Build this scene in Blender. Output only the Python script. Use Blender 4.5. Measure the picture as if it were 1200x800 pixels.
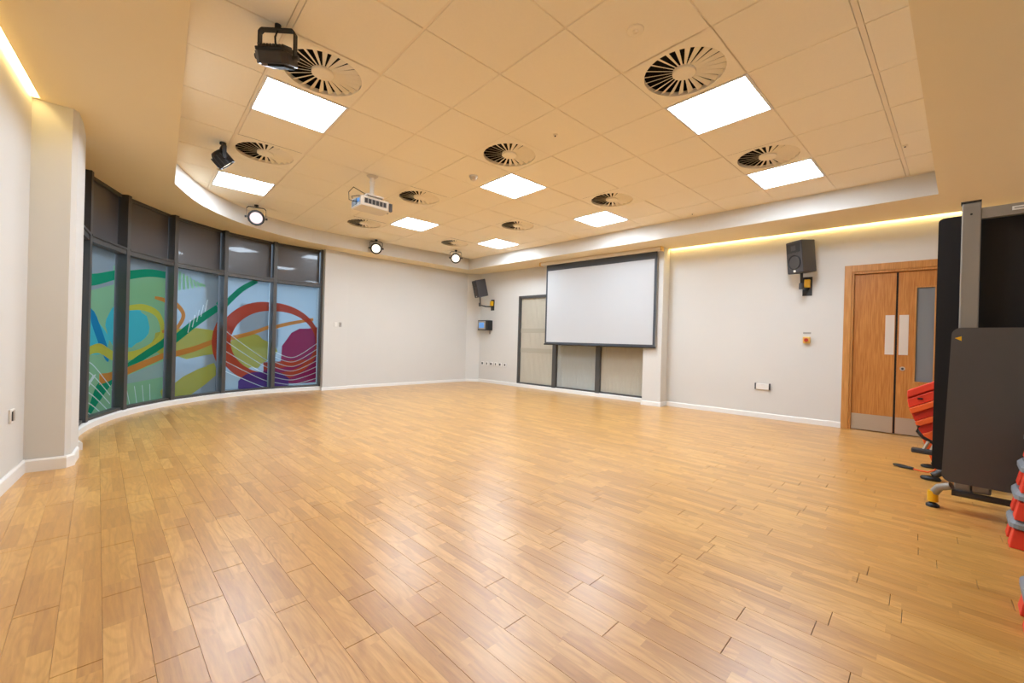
import bpy, math, random
from mathutils import Vector, Matrix
random.seed(7)
for o in list(bpy.data.objects): bpy.data.objects.remove(o)
SC = bpy.context.scene
COL = SC.collection
R = math.radians

# ------------------------------------------------------------------ camera, world, exposure
CAM = Vector((-1.2508, -2.2348, 1.0315))
yaw, pitch, roll = 0.831684, -0.001495, 0.027501
fw = Vector((math.cos(pitch)*math.cos(yaw), math.cos(pitch)*math.sin(yaw), math.sin(pitch)))
rt = Vector((math.sin(yaw), -math.cos(yaw), 0)); upv = rt.cross(fw)
r2 = rt*math.cos(roll)+upv*math.sin(roll); u2 = -rt*math.sin(roll)+upv*math.cos(roll)
cd = bpy.data.cameras.new('camera'); cam = bpy.data.objects.new('camera', cd); COL.objects.link(cam)
M = Matrix((r2, u2, -fw)).transposed().to_4x4(); M.translation = CAM
cam.matrix_world = M
cd.sensor_width = 36; cd.lens = 36*482.38/1200; cd.clip_start = 0.02
SC.camera = cam
W = bpy.data.worlds.new('world'); SC.world = W; W.use_nodes = True
wb = W.node_tree.nodes['Background']; wb.inputs[0].default_value = (0.50, 0.66, 0.85, 1); wb.inputs[1].default_value = 0.9
VS = SC.view_settings
VS.view_transform = 'Standard'; VS.look = 'None'; VS.gamma = 1; VS.use_curve_mapping = False
VS.exposure = 1.93
PANEL_E = 9.0       # ceiling luminaires
LED_E = 9.0         # warm cove strips

# room heights (floor = 0)
HC = 2.9046; HS = 2.6615
ZW = 3.15

# ------------------------------------------------------------------ materials
def nodes(m): return m.node_tree.nodes, m.node_tree.links
def lin(c):
    return tuple(((v/255)/12.92 if v/255 <= .04045 else ((v/255+.055)/1.055)**2.4) for v in c)+(1,)
def mat(name, rgb, rough=.5, metal=0, spec=.5, emis=None, es=0, noise=0, nscale=30, coat=0, bump=0):
    m = bpy.data.materials.new(name); m.use_nodes = True
    N, L = nodes(m); b = N['Principled BSDF']
    c = lin(rgb)
    b.inputs['Base Color'].default_value = c
    b.inputs['Roughness'].default_value = rough; b.inputs['Metallic'].default_value = metal
    b.inputs['Specular IOR Level'].default_value = spec
    b.inputs['Coat Weight'].default_value = coat
    if emis:
        b.inputs['Emission Color'].default_value = emis+(1,); b.inputs['Emission Strength'].default_value = es
    if noise or bump:
        t = N.new('ShaderNodeTexNoise'); t.inputs['Scale'].default_value = nscale; t.inputs['Detail'].default_value = 4
        g = N.new('ShaderNodeNewGeometry'); L.new(g.outputs['Position'], t.inputs['Vector'])
        if noise:
            mx = N.new('ShaderNodeMix'); mx.data_type = 'RGBA'
            mx.inputs[6].default_value = tuple(v*(1-noise) for v in c[:3])+(1,)
            mx.inputs[7].default_value = tuple(min(1, v*(1+noise)) for v in c[:3])+(1,)
            L.new(t.outputs['Fac'], mx.inputs[0]); L.new(mx.outputs[2], b.inputs['Base Color'])
        if bump:
            bp = N.new('ShaderNodeBump'); bp.inputs['Strength'].default_value = bump; bp.inputs['Distance'].default_value = .003
            L.new(t.outputs['Fac'], bp.inputs['Height']); L.new(bp.outputs[0], b.inputs['Normal'])
    return m
def emit(name, rgb, s):
    m = bpy.data.materials.new(name); m.use_nodes = True
    N, L = nodes(m); N.clear(); e = N.new('ShaderNodeEmission'); o = N.new('ShaderNodeOutputMaterial')
    e.inputs[0].default_value = rgb+(1,); e.inputs[1].default_value = s; L.new(e.outputs[0], o.inputs[0]); return m

EV = Vector((-.0499, .99875, 0)); NV = Vector((.99875, .0499, 0))   # board direction / across
BW = .1127; N0 = -1.4428
def wood_floor():
    m = bpy.data.materials.new('oak_floor'); m.use_nodes = True
    N, L = nodes(m); b = N['Principled BSDF']
    g = N.new('ShaderNodeNewGeometry')
    def dot(v):
        d = N.new('ShaderNodeVectorMath'); d.operation = 'DOT_PRODUCT'; L.new(g.outputs['Position'], d.inputs[0]); d.inputs[1].default_value = v; return d.outputs['Value']
    def mth(op, a, bb=None):
        x = N.new('ShaderNodeMath'); x.operation = op
        for i, v in enumerate((a, bb)):
            if v is None: continue
            if isinstance(v, (int, float)): x.inputs[i].default_value = v
            else: L.new(v, x.inputs[i])
        return x.outputs[0]
    n = dot(NV); e = dot(EV)
    c = mth('DIVIDE', mth('SUBTRACT', n, N0), BW/2)
    col = mth('FLOOR', c)
    wn = N.new('ShaderNodeTexWhiteNoise'); wn.noise_dimensions = '1D'; L.new(col, wn.inputs['W'])
    blk = mth('FLOOR', mth('DIVIDE', mth('ADD', e, mth('MULTIPLY', wn.outputs['Value'], 7.3)), .33))
    cv = N.new('ShaderNodeCombineXYZ'); L.new(col, cv.inputs[0]); L.new(blk, cv.inputs[1])
    w2 = N.new('ShaderNodeTexWhiteNoise'); w2.noise_dimensions = '3D'; L.new(cv.outputs[0], w2.inputs['Vector'])
    # grain coordinates: stretched along the board, shifted per block
    gv = N.new('ShaderNodeCombineXYZ')
    L.new(mth('MULTIPLY', n, 1.0), gv.inputs[0]); L.new(mth('MULTIPLY', e, .09), gv.inputs[1]); L.new(mth('MULTIPLY', w2.outputs['Value'], 9), gv.inputs[2])
    t = N.new('ShaderNodeTexNoise'); t.inputs['Scale'].default_value = 70; t.inputs['Detail'].default_value = 5; t.inputs['Roughness'].default_value = .6
    L.new(gv.outputs[0], t.inputs['Vector'])
    # cathedral figure
    gv2 = N.new('ShaderNodeCombineXYZ'); L.new(n, gv2.inputs[0]); L.new(mth('MULTIPLY', e, .22), gv2.inputs[1]); L.new(mth('MULTIPLY', w2.outputs['Value'], 5), gv2.inputs[2])
    t2 = N.new('ShaderNodeTexNoise'); t2.inputs['Scale'].default_value = 7; t2.inputs['Detail'].default_value = 1; L.new(gv2.outputs[0], t2.inputs['Vector'])
    ring = mth('SINE', mth('MULTIPLY', t2.outputs['Fac'], 90))
    ringm = mth('MULTIPLY', mth('MAXIMUM', ring, 0), mth('GREATER_THAN', w2.outputs['Value'], .50))
    rp = N.new('ShaderNodeValToRGB'); rp.color_ramp.elements[0].color = lin(FL_D); rp.color_ramp.elements[1].color = lin(FL_L)
    rp.color_ramp.elements[0].position = .0; rp.color_ramp.elements[1].position = 1
    md = rp.color_ramp.elements.new(.5); md.color = lin(FL_M)
    f = mth('ADD', mth('MULTIPLY', w2.outputs['Value'], .50), mth('MULTIPLY', mth('SUBTRACT', t.outputs['Fac'], .5), .9))
    f = mth('SUBTRACT', mth('ADD', f, .27), mth('MULTIPLY', ringm, .16))
    L.new(f, rp.inputs[0]); L.new(rp.outputs[0], b.inputs['Base Color'])
    b.inputs['Roughness'].default_value = .36
    rr = mth('ADD', mth('MULTIPLY', t.outputs['Fac'], .12), .30); L.new(rr, b.inputs['Roughness'])
    b.inputs['Specular IOR Level'].default_value = .55
    b.inputs['Coat Weight'].default_value = .75; b.inputs['Coat Roughness'].default_value = .32
    bp = N.new('ShaderNodeBump'); bp.inputs['Strength'].default_value = .12; bp.inputs['Distance'].default_value = .001
    L.new(t.outputs['Fac'], bp.inputs['Height']); L.new(bp.outputs[0], b.inputs['Normal'])
    return m
FL_D, FL_M, FL_L = (170, 115, 44), (204, 149, 70), (232, 182, 100)
def door_wood(name, a, b_):
    m = bpy.data.materials.new(name); m.use_nodes = True
    N, L = nodes(m); b = N['Principled BSDF']
    g = N.new('ShaderNodeNewGeometry'); mp = N.new('ShaderNodeMapping'); mp.inputs['Scale'].default_value = (60, 60, 3.2)
    L.new(g.outputs['Position'], mp.inputs[0]); t = N.new('ShaderNodeTexNoise'); t.inputs['Scale'].default_value = 1.4; t.inputs['Detail'].default_value = 5
    L.new(mp.outputs[0], t.inputs['Vector'])
    r = N.new('ShaderNodeValToRGB'); r.color_ramp.elements[0].position = .3; r.color_ramp.elements[1].position = .72
    r.color_ramp.elements[0].color = lin(a); r.color_ramp.elements[1].color = lin(b_)
    L.new(t.outputs['Fac'], r.inputs[0]); L.new(r.outputs[0], b.inputs['Base Color']); b.inputs['Roughness'].default_value = .38
    return m
def glass_mat(name, tint=(.9, .95, .95), rough=.02):
    m = bpy.data.materials.new(name); m.use_nodes = True
    N, L = nodes(m); N.clear(); o = N.new('ShaderNodeOutputMaterial'); mx = N.new('ShaderNodeMixShader')
    fr = N.new('ShaderNodeFresnel'); fr.inputs[0].default_value = 1.5
    tr = N.new('ShaderNodeBsdfTransparent'); tr.inputs[0].default_value = tint+(1,)
    gl = N.new('ShaderNodeBsdfGlossy'); gl.inputs[1].default_value = rough
    L.new(fr.outputs[0], mx.inputs[0]); L.new(tr.outputs[0], mx.inputs[1]); L.new(gl.outputs[0], mx.inputs[2]); L.new(mx.outputs[0], o.inputs[0])
    return m
def film_mat(name, rgb, op=.72):
    m = bpy.data.materials.new(name); m.use_nodes = True
    N, L = nodes(m); N.clear(); o = N.new('ShaderNodeOutputMaterial'); mx = N.new('ShaderNodeMixShader'); m2 = N.new('ShaderNodeMixShader')
    d = N.new('ShaderNodeBsdfDiffuse'); tl = N.new('ShaderNodeBsdfTranslucent'); tr = N.new('ShaderNodeBsdfTransparent')
    d.inputs[0].default_value = lin(rgb); tl.inputs[0].default_value = lin(rgb)
    tc = lin(rgb); tr.inputs[0].default_value = tuple(.35+.65*v for v in tc[:3])+(1,)
    m2.inputs[0].default_value = .3; L.new(d.outputs[0], m2.inputs[1]); L.new(tl.outputs[0], m2.inputs[2])
    mx.inputs[0].default_value = op; L.new(tr.outputs[0], mx.inputs[1]); L.new(m2.outputs[0], mx.inputs[2]); L.new(mx.outputs[0], o.inputs[0])
    return m

MT = dict(
    floor=wood_floor(),
    wall=mat('wall_paint', (217, 213, 206), .75, noise=.015, nscale=3, bump=.05),
    soffit=mat('soffit_bounce_tint', (241, 224, 188), .8, noise=.015, nscale=2),  # white plaster with the warm LED bounce put into its colour
    tile=mat('ceiling_tile', (251, 240, 218), .9, noise=.02, nscale=60, bump=.1),
    grid=mat('ceiling_grid', (246, 232, 208), .5),
    void=mat('ceiling_void', (26, 21, 17), .9),
    skirt=mat('skirting_white', (240, 236, 230), .45),
    alu=mat('window_frame_grey', (84, 82, 80), .42, metal=.25, noise=.03),
    spandrel=mat('spandrel_grey', (80, 76, 76), .28, noise=.05, nscale=2, coat=.3),
    glass=glass_mat('clear_glass'),
    frost=mat('frosted_glass', (128, 130, 132), .35),
    doorw=door_wood('door_oak', (176, 108, 46), (206, 140, 70)),
    framew=door_wood('frame_oak', (184, 122, 58), (212, 152, 84)),
    steel=mat('brushed_steel', (200, 192, 180), .35, metal=.75),
    plate=mat('finger_plate', (225, 212, 198), .4, metal=.2),
    white=mat('white_plastic', (236, 232, 226), .4),
    offwhite=mat('housing_white', (226, 214, 196), .45),
    black=mat('black_plastic', (26, 25, 25), .45, noise=.06),
    dgrey=mat('dark_grey_plastic', (62, 58, 58), .5, noise=.05),
    grey=mat('grey_metal', (150, 144, 136), .4, metal=.4),
    lgrey=mat('light_grey_plastic', (165, 160, 152), .5),
    tabletop=mat('tabletop_charcoal', (78, 73, 71), .55, noise=.06, nscale=8),
    black2=mat('underside_black', (24, 19, 17), .8, noise=.12, nscale=6),
    yellow=mat('yellow_plastic', (236, 178, 20), .4),
    red=mat('red_plastic', (232, 62, 36), .5, noise=.04),
    red2=mat('deep_red_plastic', (205, 48, 28), .5, noise=.04),
    orange=mat('orange_plastic', (240, 98, 36), .5, noise=.05),
    stepgrey=mat('step_grey', (128, 132, 138), .6, noise=.04),
    screen=mat('projection_fabric', (194, 194, 194), .9),
    screenb=mat('screen_border', (66, 70, 76), .7),
    blind=mat('blind_fabric', (190, 182, 164), .85, noise=.04, nscale=4),
    blind2=mat('blind_fabric_grey', (176, 178, 172), .85, noise=.05, nscale=4),
    band=mat('blind_band', (176, 168, 150), .85),
    bluescr=emit('blue_display', (.14, .30, .60), .32),
    panel=emit('luminaire_diffuser', (.93, 1.11, 1.31), PANEL_E),
    led=emit('warm_led', (1, .76, .32), LED_E),
    lensw=emit('warm_lens', (1, .86, .62), .62),
    lensp=emit('pink_lens', (1, .76, .76), .34),
    lensoff=mat('lens_glass', (150, 128, 112), .6),
    red_btn=mat('red_button', (190, 50, 20), .35),
    ebox=mat('estop_box', (232, 186, 96), .45),
    outpave=mat('outside_paving', (120, 122, 122), .9, noise=.1, nscale=1),
    outwall=mat('outside_render', (178, 184, 190), .9, noise=.05, nscale=.7),
    outdark=mat('outside_window', (66, 72, 80), .3),
)

# ------------------------------------------------------------------ builders
class MB:
    def __init__(s): s.v = []; s.f = []; s.m = []; s.mats = []; s.sm = []
    def mi(s, m):
        if m not in s.mats: s.mats.append(m)
        return s.mats.index(m)
    def add(s, vs, fs, m, T=None, smooth=False):
        b = len(s.v); k = s.mi(m)
        s.v += [tuple((T @ Vector(v)) if T is not None else v) for v in vs]
        for f in fs: s.f.append(tuple(b+i for i in f)); s.m.append(k); s.sm.append(smooth)
        return s
    def box(s, c, d, m, T=None):
        x, y, z = (d[0]/2, d[1]/2, d[2]/2); cx, cy, cz = c
        vs = [(cx+i*x, cy+j*y, cz+k*z) for i in (-1, 1) for j in (-1, 1) for k in (-1, 1)]
        return s.add(vs, [(0, 1, 3, 2), (4, 6, 7, 5), (0, 4, 5, 1), (2, 3, 7, 6), (0, 2, 6, 4), (1, 5, 7, 3)], m, T)
    def b2(s, lo, hi, m, T=None):
        return s.box([(a+b)/2 for a, b in zip(lo, hi)], [abs(b-a) for a, b in zip(lo, hi)], m, T)
    def prism(s, poly, z0, z1, m, T=None):     # poly in xy, ccw
        n = len(poly)
        vs = [(p[0], p[1], z0) for p in poly]+[(p[0], p[1], z1) for p in poly]
        fs = [tuple(reversed(range(n))), tuple(range(n, 2*n))]+[(i, (i+1) % n, n+(i+1) % n, n+i) for i in range(n)]
        return s.add(vs, fs, m, T)
    def cyl(s, p0, p1, r0, m, r1=None, n=20, T=None, smooth=True, cap=True):
        p0 = Vector(p0); p1 = Vector(p1); r1 = r0 if r1 is None else r1
        q = (p1-p0).to_track_quat('Z', 'Y').to_matrix()
        a = [q @ Vector((math.cos(2*math.pi*i/n), math.sin(2*math.pi*i/n), 0)) for i in range(n)]
        vs = [p0+x*r0 for x in a]+[p1+x*r1 for x in a]
        s.add(vs, [(i, (i+1) % n, n+(i+1) % n, n+i) for i in range(n)], m, T, smooth)
        if cap: s.add(vs, [tuple(reversed(range(n))), tuple(range(n, 2*n))], m, T)
        return s
    def tube(s, pts, r, m, n=10, T=None):
        pts = [Vector(p) for p in pts]; vs = []; fs = []
        for k, p in enumerate(pts):
            d = (pts[min(k+1, len(pts)-1)]-pts[max(k-1, 0)]).normalized(); q = d.to_track_quat('Z', 'Y').to_matrix()
            vs += [p+q @ Vector((math.cos(2*math.pi*i/n)*r, math.sin(2*math.pi*i/n)*r, 0)) for i in range(n)]
        for k in range(len(pts)-1):
            for i in range(n): fs.append((k*n+i, k*n+(i+1) % n, (k+1)*n+(i+1) % n, (k+1)*n+i))
        s.add(vs, fs, m, T, True)
        s.add(vs[:n], [tuple(reversed(range(n)))], m, T); s.add(vs[-n:], [tuple(range(n))], m, T)
        return s
    def lathe(s, prof, m, n=32, T=None, smooth=True):
        vs = []; fs = []
        for r, z in prof: vs += [(r*math.cos(2*math.pi*i/n), r*math.sin(2*math.pi*i/n), z) for i in range(n)]
        for k in range(len(prof)-1):
            for i in range(n): fs.append((k*n+i, k*n+(i+1) % n, (k+1)*n+(i+1) % n, (k+1)*n+i))
        return s.add(vs, fs, m, T, smooth)
    def mesh(s, name):
        me = bpy.data.meshes.new(name); me.from_pydata([tuple(v) for v in s.v], [], s.f)
        for m in s.mats: me.materials.append(m)
        for p, k, sm in zip(me.polygons, s.m, s.sm): p.material_index = k; p.use_smooth = sm
        me.update(); return me
    def build(s, name, parent=None, bevel=0, loc=None, rz=None):
        o = bpy.data.objects.new(name, s.mesh(name)); COL.objects.link(o); o.parent = parent
        if bevel:
            bm = o.modifiers.new('bevel', 'BEVEL'); bm.width = bevel; bm.segments = 2; bm.limit_method = 'ANGLE'
        if loc is not None: o.location = loc
        if rz is not None: o.rotation_euler.z = rz
        return o
def tag(o, label, cat=None, group=None, kind=None):
    o['label'] = label
    if cat: o['category'] = cat
    if group: o['group'] = group
    if kind: o['kind'] = kind
    return o
def thing(name, label, cat, loc=(0, 0, 0), rz=0, group=None, kind=None):
    o = bpy.data.objects.new(name, None); COL.objects.link(o); o.location = loc; o.rotation_euler.z = rz; o.empty_display_size = .1
    return tag(o, label, cat, group, kind)
def copy_tree(o, parent=None):
    c = o.copy(); COL.objects.link(c); c.parent = parent
    for ch in list(o.children): copy_tree(ch, c)
    return c
def clip(poly, a, b):                         # keep left of a->b
    out = []; n = len(poly)
    side = lambda p: (b[0]-a[0])*(p[1]-a[1])-(b[1]-a[1])*(p[0]-a[0])
    for i in range(n):
        p, q = poly[i], poly[(i+1) % n]; sp, sq = side(p), side(q)
        if sp >= 0: out.append(p)
        if (sp > 0 and sq < 0) or (sp < 0 and sq > 0):
            t = sp/(sp-sq); out.append((p[0]+(q[0]-p[0])*t, p[1]+(q[1]-p[1])*t))
    return out
def clip_poly(poly, region):
    for i in range(len(region)):
        if len(poly) < 3: return []
        poly = clip(poly, region[i], region[(i+1) % len(region)])
    return poly if len(poly) >= 3 else []
def area(p): return .5*sum(p[i][0]*p[(i+1) % len(p)][1]-p[(i+1) % len(p)][0]*p[i][1] for i in range(len(p)))

# ------------------------------------------------------------------ room plan
RWK = -.0895
def RWX(Y): return 5.46+RWK*(Y-1.175)        # right wall plane
RT = Vector((-RWK, -1, 0)).normalized(); RZ_R = math.atan2(RT.y, RT.x)
def LWX(Y): return -1.845+.045*(Y-2.0)       # left wall plane
RZ_L = math.atan2(1, .045)
def FWY(X): return 5.955+.0433*(X-1.8)       # far wall plane
RZ_F = math.atan(.0433)
YN = -3.15                                   # near wall (behind the camera)
ARC = Vector((1.042, 3.297, 0)); AR = 2.715  # curved window: faces of the mullions
ANG = [185.1-16.88*i for i in range(7)]
def arcp(a, r): return (ARC.x+r*math.cos(R(a)), ARC.y+r*math.sin(R(a)))
BRC = Vector((1.349, 3.193, 0)); BRR = 2.34  # curved edge of the raised ceiling
def wallpiece(name, P, Q, z0, z1, th=.15, parent=None, m=None, side=1):
    """slab whose room face is the segment P->Q, thickness to the left of P->Q times side"""
    P = Vector((P[0], P[1], 0)); Q = Vector((Q[0], Q[1], 0)); d = (Q-P).normalized(); n = Vector((-d.y, d.x, 0))*th*side
    poly = [P, Q, Q+n, P+n]
    if side < 0: poly = poly[::-1]
    return MB().prism([(p.x, p.y) for p in poly], z0, z1, m or MT['wall']).build(name, parent)

# ------------------------------------------------------------------ FLOOR
hullp = [(LWX(-3.3)-.1, -3.3), (RWX(-3.3)+.1, -3.3), (RWX(5.9)+.1, 5.9), (4.9, 6.35), (1.6, 6.25)]
hullp += [arcp(a, 2.90) for a in range(92, 170, 8)]
hullp += [(-2.05, 2.6)]
fl = MB().prism([(-3.4, -3.4), (7.2, -3.4), (7.2, 7.0), (-3.4, 7.0)], -.12, -.012, MT['dgrey']).build('floor')
tag(fl, 'glossy light oak strip floor running the whole length of the hall', 'floor', kind='structure')
def plank_data(n0, n1, e0, e1, zoff):
    g = .0002; c = .0007
    base = [(n0+g, e0+g), (n1-g, e0+g), (n1-g, e1-g), (n0+g, e1-g)]
    poly = [(NV.x*a+EV.x*b, NV.y*a+EV.y*b) for a, b in base]
    poly = clip_poly([(NV.x*a+EV.x*b, NV.y*a+EV.y*b) for a, b in [(n0+g, e0+.0009), (n1-g, e0+.0009), (n1-g, e1-.0009), (n0+g, e1-.0009)]], hullp)
    if not poly or area(poly) < .0008: return None
    cx = sum(p[0] for p in poly)/len(poly); cy = sum(p[1] for p in poly)/len(poly)
    n = len(poly)
    def ins(p):
        v = Vector((cx-p[0], cy-p[1])); 
        a = v.x*NV.x+v.y*NV.y; b = v.x*EV.x+v.y*EV.y
        a = math.copysign(min(c, abs(a)), a); b = math.copysign(min(c, abs(b)), b)
        return (p[0]+NV.x*a+EV.x*b, p[1]+NV.y*a+EV.y*b, zoff)
    vs = [(p[0], p[1], -.011) for p in poly]+[(p[0], p[1], zoff-.0009) for p in poly]+[ins(p) for p in poly]
    fs = [(i, (i+1) % n, n+(i+1) % n, n+i) for i in range(n)]+[(n+i, n+(i+1) % n, 2*n+(i+1) % n, 2*n+i) for i in range(n)]+[tuple(range(2*n, 3*n))]
    d = Vector((cx, cy, 0))-Vector((CAM.x, CAM.y, 0)); dep = d.x*fw.x+d.y*fw.y; lat = abs(d.x*rt.x+d.y*rt.y)
    vis = dep > .3 and lat/dep < 1.45 and 1.03/dep < 1.1
    return vs, fs, (area(poly)/dep**3 if vis else -1)
boards = []
rr = random.Random(3)
known = {3: [.5985], 2: [.25], 4: [-.026], 1: [.56], 14: [-1.713], 15: [-1.333], 21: [-2.10], 11: [-.9]}
k = -8
while N0+k*BW < 6.6:
    e = -3.6-rr.uniform(0, 1.0)
    joints = [e]
    kn = known.get(k, [])
    while e < 7.0:
        e += rr.choice((.56, .72, .9, 1.12))+rr.uniform(-.05, .05)
        for q in kn:
            if joints[-1] < q and abs(e-q) < .45: e = q
        joints.append(e)
    for a, b in zip(joints, joints[1:]):
        r_ = plank_data(N0+k*BW, N0+(k+1)*BW, a, b, rr.uniform(-.0002, .0002))
        if r_: boards.append(r_)
    k += 1
boards.sort(key=lambda t: -t[2])
for vs, fs, _ in boards[:298]:
    MB().add(vs, fs, MT['floor']).build('plank', fl)
rest = MB()
for vs, fs, _ in boards[298:]: rest.add(vs, fs, MT['floor'])
o = rest.build('distant_planks', fl); o['kind'] = 'stuff'

# ------------------------------------------------------------------ CEILING (raised tile field)
creg = [(-1.17, -2.03), (4.815, -2.03), (4.44, 5.58), (1.45, 5.53)]
creg += [(BRC.x+BRR*math.cos(R(a)), BRC.y+BRR*math.sin(R(a))) for a in range(92, 169, 7)]
creg += [(-.975, 3.66)]
ceil = MB().prism([(-3.4, -3.4), (7.2, -3.4), (7.2, 7.0), (-3.4, 7.0)], ZW, ZW+.1, MT['void']).build('ceiling')
tag(ceil, 'suspended ceiling of cream mineral tiles in a square grid, raised above the plain border', 'ceiling', kind='structure')
LIGHTS = [(-1, 2), (-1, 6), (3, 6), (3, 2), (6, 6), (6, 2), (3, -2), (6, -2)]
VENTS = [(-1, 1), (-1, 4), (2, 1), (2, -2), (5, -2), (2, 4), (5, 1), (5, 4), (2, 7), (5, 7)]
G = .6; GW = .009
wide_v = {-3: .016}; wide_u = {0: .009, -1: .016}
rr = random.Random(11)
for i in range(-3, 9):
    for j in range(-5, 10):
        if (i, j) in LIGHTS or (i, j) in VENTS: continue
        g0 = wide_u.get(i, GW/2); g1 = wide_u.get(i+1, GW/2); h0 = wide_v.get(j, GW/2); h1 = wide_v.get(j+1, GW/2)
        p = [(i*G+g0, j*G+h0), ((i+1)*G-g1, j*G+h0), ((i+1)*G-g1, (j+1)*G-h1), (i*G+g0, (j+1)*G-h1)]
        p = clip_poly(p, creg)
        if not p or area(p) < .004: continue
        cx = sum(q[0] for q in p)/len(p); cy = sum(q[1] for q in p)/len(p)
        dz = rr.uniform(-.0012, .0012); n = len(p); cc = .0025
        ins = []
        for q in p:
            v = Vector((cx-q[0], cy-q[1]))
            ins.append((q[0]+math.copysign(min(cc, abs(v.x)), v.x), q[1]+math.copysign(min(cc, abs(v.y)), v.y)))
        vs = [(q[0], q[1], HC-dz) for q in ins]+[(q[0], q[1], HC+.003) for q in p]+[(q[0], q[1], HC+.018) for q in p]
        fs = [tuple(reversed(range(n)))]+[(i_, (i_+1) % n, n+(i_+1) % n, n+i_) for i_ in range(n)]+[(n+i_, n+(i_+1) % n, 2*n+(i_+1) % n, 2*n+i_) for i_ in range(n)]+[tuple(range(2*n, 3*n))]
        MB().add(vs, fs, MT['tile']).build('ceiling_tile', ceil)
for i in range(-1, 8):
    w = .0135 if i == -1 else .012
    p = clip_poly([(i*G-w, -2.6), (i*G+w, -2.6), (i*G+w, 6.2), (i*G-w, 6.2)], creg)
    if p: MB().prism(p, HC+(.0012 if i == -1 else .005), HC+.03, MT['grid']).build('grid_bar', ceil)
for j in range(-3, 10):
    w = .0135 if j == -3 else .012
    p = clip_poly([(-1.6, j*G-w), (5, j*G-w), (5, j*G+w), (-1.6, j*G+w)], creg)
    if p: MB().prism(p, HC+(.0017 if j == -3 else .0055), HC+.03, MT['grid']).build('grid_bar', ceil)

# soffit border: ring between the tile field and the walls (bulkhead)
sof = MB()
COVE = .045
outer = [(LWX(-3.1)+COVE, YN+COVE), (RWX(-3.3)-COVE, YN+COVE), (RWX(1.175)-COVE, 1.175), (RWX(1.175)-COVE, 1.18), (RWX(1.18)+.1, 1.18), (RWX(6)+.1, 6.0), (5.0, 6.3), (1.6, 6.3)]
outer += [arcp(a, 3.0) for a in range(82, 187, 8)]+[(-2.1, 2.3), (LWX(2.22)+COVE, 2.22)]
def outer_hit(p, d):   # ray from p along d to outer outline
    best = None
    for i in range(len(outer)):
        a, b = outer[i], outer[(i+1) % len(outer)]
        ex, ey = b[0]-a[0], b[1]-a[1]; den = d[0]*ey-d[1]*ex
        if abs(den) < 1e-9: continue
        t = ((a[0]-p[0])*ey-(a[1]-p[1])*ex)/den; u = ((a[0]-p[0])*d[1]-(a[1]-p[1])*d[0])/den
        if t > 1e-6 and -1e-6 <= u <= 1+1e-6 and (best is None or t > best): best = t
    return best
cen = (1.9, 1.6)
def ray_region(poly, ang):
    d = (math.cos(ang), math.sin(ang)); best = 0
    for i in range(len(poly)):
        a, b = poly[i], poly[(i+1) % len(poly)]; ex, ey = b[0]-a[0], b[1]-a[1]; den = d[0]*ey-d[1]*ex
        if abs(den) < 1e-12: continue
        t = ((a[0]-cen[0])*ey-(a[1]-cen[1])*ex)/den; u = ((a[0]-cen[0])*d[1]-(a[1]-cen[1])*d[0])/den
        if t > 0 and -1e-7 <= u <= 1+1e-7: best = max(best, t)
    return (cen[0]+d[0]*best, cen[1]+d[1]*best)
angs = sorted(set([math.atan2(p[1]-cen[1], p[0]-cen[0]) for p in creg+outer]))
ip = [ray_region(creg, a) for a in angs]; op = [ray_region(outer, a) for a in angs]
n = len(angs)
vs = [(p[0], p[1], HS) for p in ip]+[(p[0], p[1], HS) for p in op]+[(p[0], p[1], HC+.03) for p in ip]+[(p[0], p[1], HS+.03) for p in op]+[(p[0], p[1], ZW) for p in ip]
fs = []
for i in range(n):
    j = (i+1) % n
    fs += [(i, n+i, n+j, j), (n+i, 3*n+i, 3*n+j, n+j), (3*n+i, 4*n+i, 4*n+j, 3*n+j)]
sof.add(vs, fs, MT['soffit'])  # underside: warm bounce light tinted into the colour
sof.add(vs, [(i, (i+1) % n, 4*n+(i+1) % n, 4*n+i) for i in range(n)], MT['wall'])  # upright faces stay wall white, as if lit directly
o = sof.build('trim_1'); tag(o, 'plain white plaster border, underside tinted cream for warm bounce light, dropping below the tiles around the edge of the room', 'soffit', kind='structure')
# perimeter angle under the tiles
am = MB()
for i in range(len(creg)):
    a = Vector(creg[i]+(0,)); b = Vector(creg[(i+1) % len(creg)]+(0,)); d = (b-a).normalized(); nn = Vector((-d.y, d.x, 0))
    q = [a, b, b+nn*.014, a+nn*.014]
    am.prism([(p.x, p.y) for p in q], HC-.004, HC-.0015, MT['grid'])
am.build('edge_angle', ceil)

# ------------------------------------------------------------------ WALLS
DY0, DY1 = -1.155, -2.60           # door opening on the right wall
WY0, WY1 = 4.60, 1.50              # window opening on the right wall
def onR(Y, off=0): 
    nx = Vector((RT.y, -RT.x, 0))   # into the room
    return (RWX(Y)+nx.x*off, Y+nx.y*off)
wr = MB()
def rslab(y0, y1, z0, z1, m=MT['wall'], off0=0, off1=-.18):
    P = [onR(y0, off0), onR(y1, off0), onR(y1, off1), onR(y0, off1)]
    if area(P) < 0: P = P[::-1]
    wr.prism(P, z0, z1, m)
rslab(5.86, WY0, 0, ZW); rslab(WY0, WY1, 2.05, ZW); rslab(WY1, DY0, 0, ZW); rslab(DY0, DY1, 2.14, ZW); rslab(DY1, -3.3, 0, ZW)
rslab(WY0, WY1, 0, .06)
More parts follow.
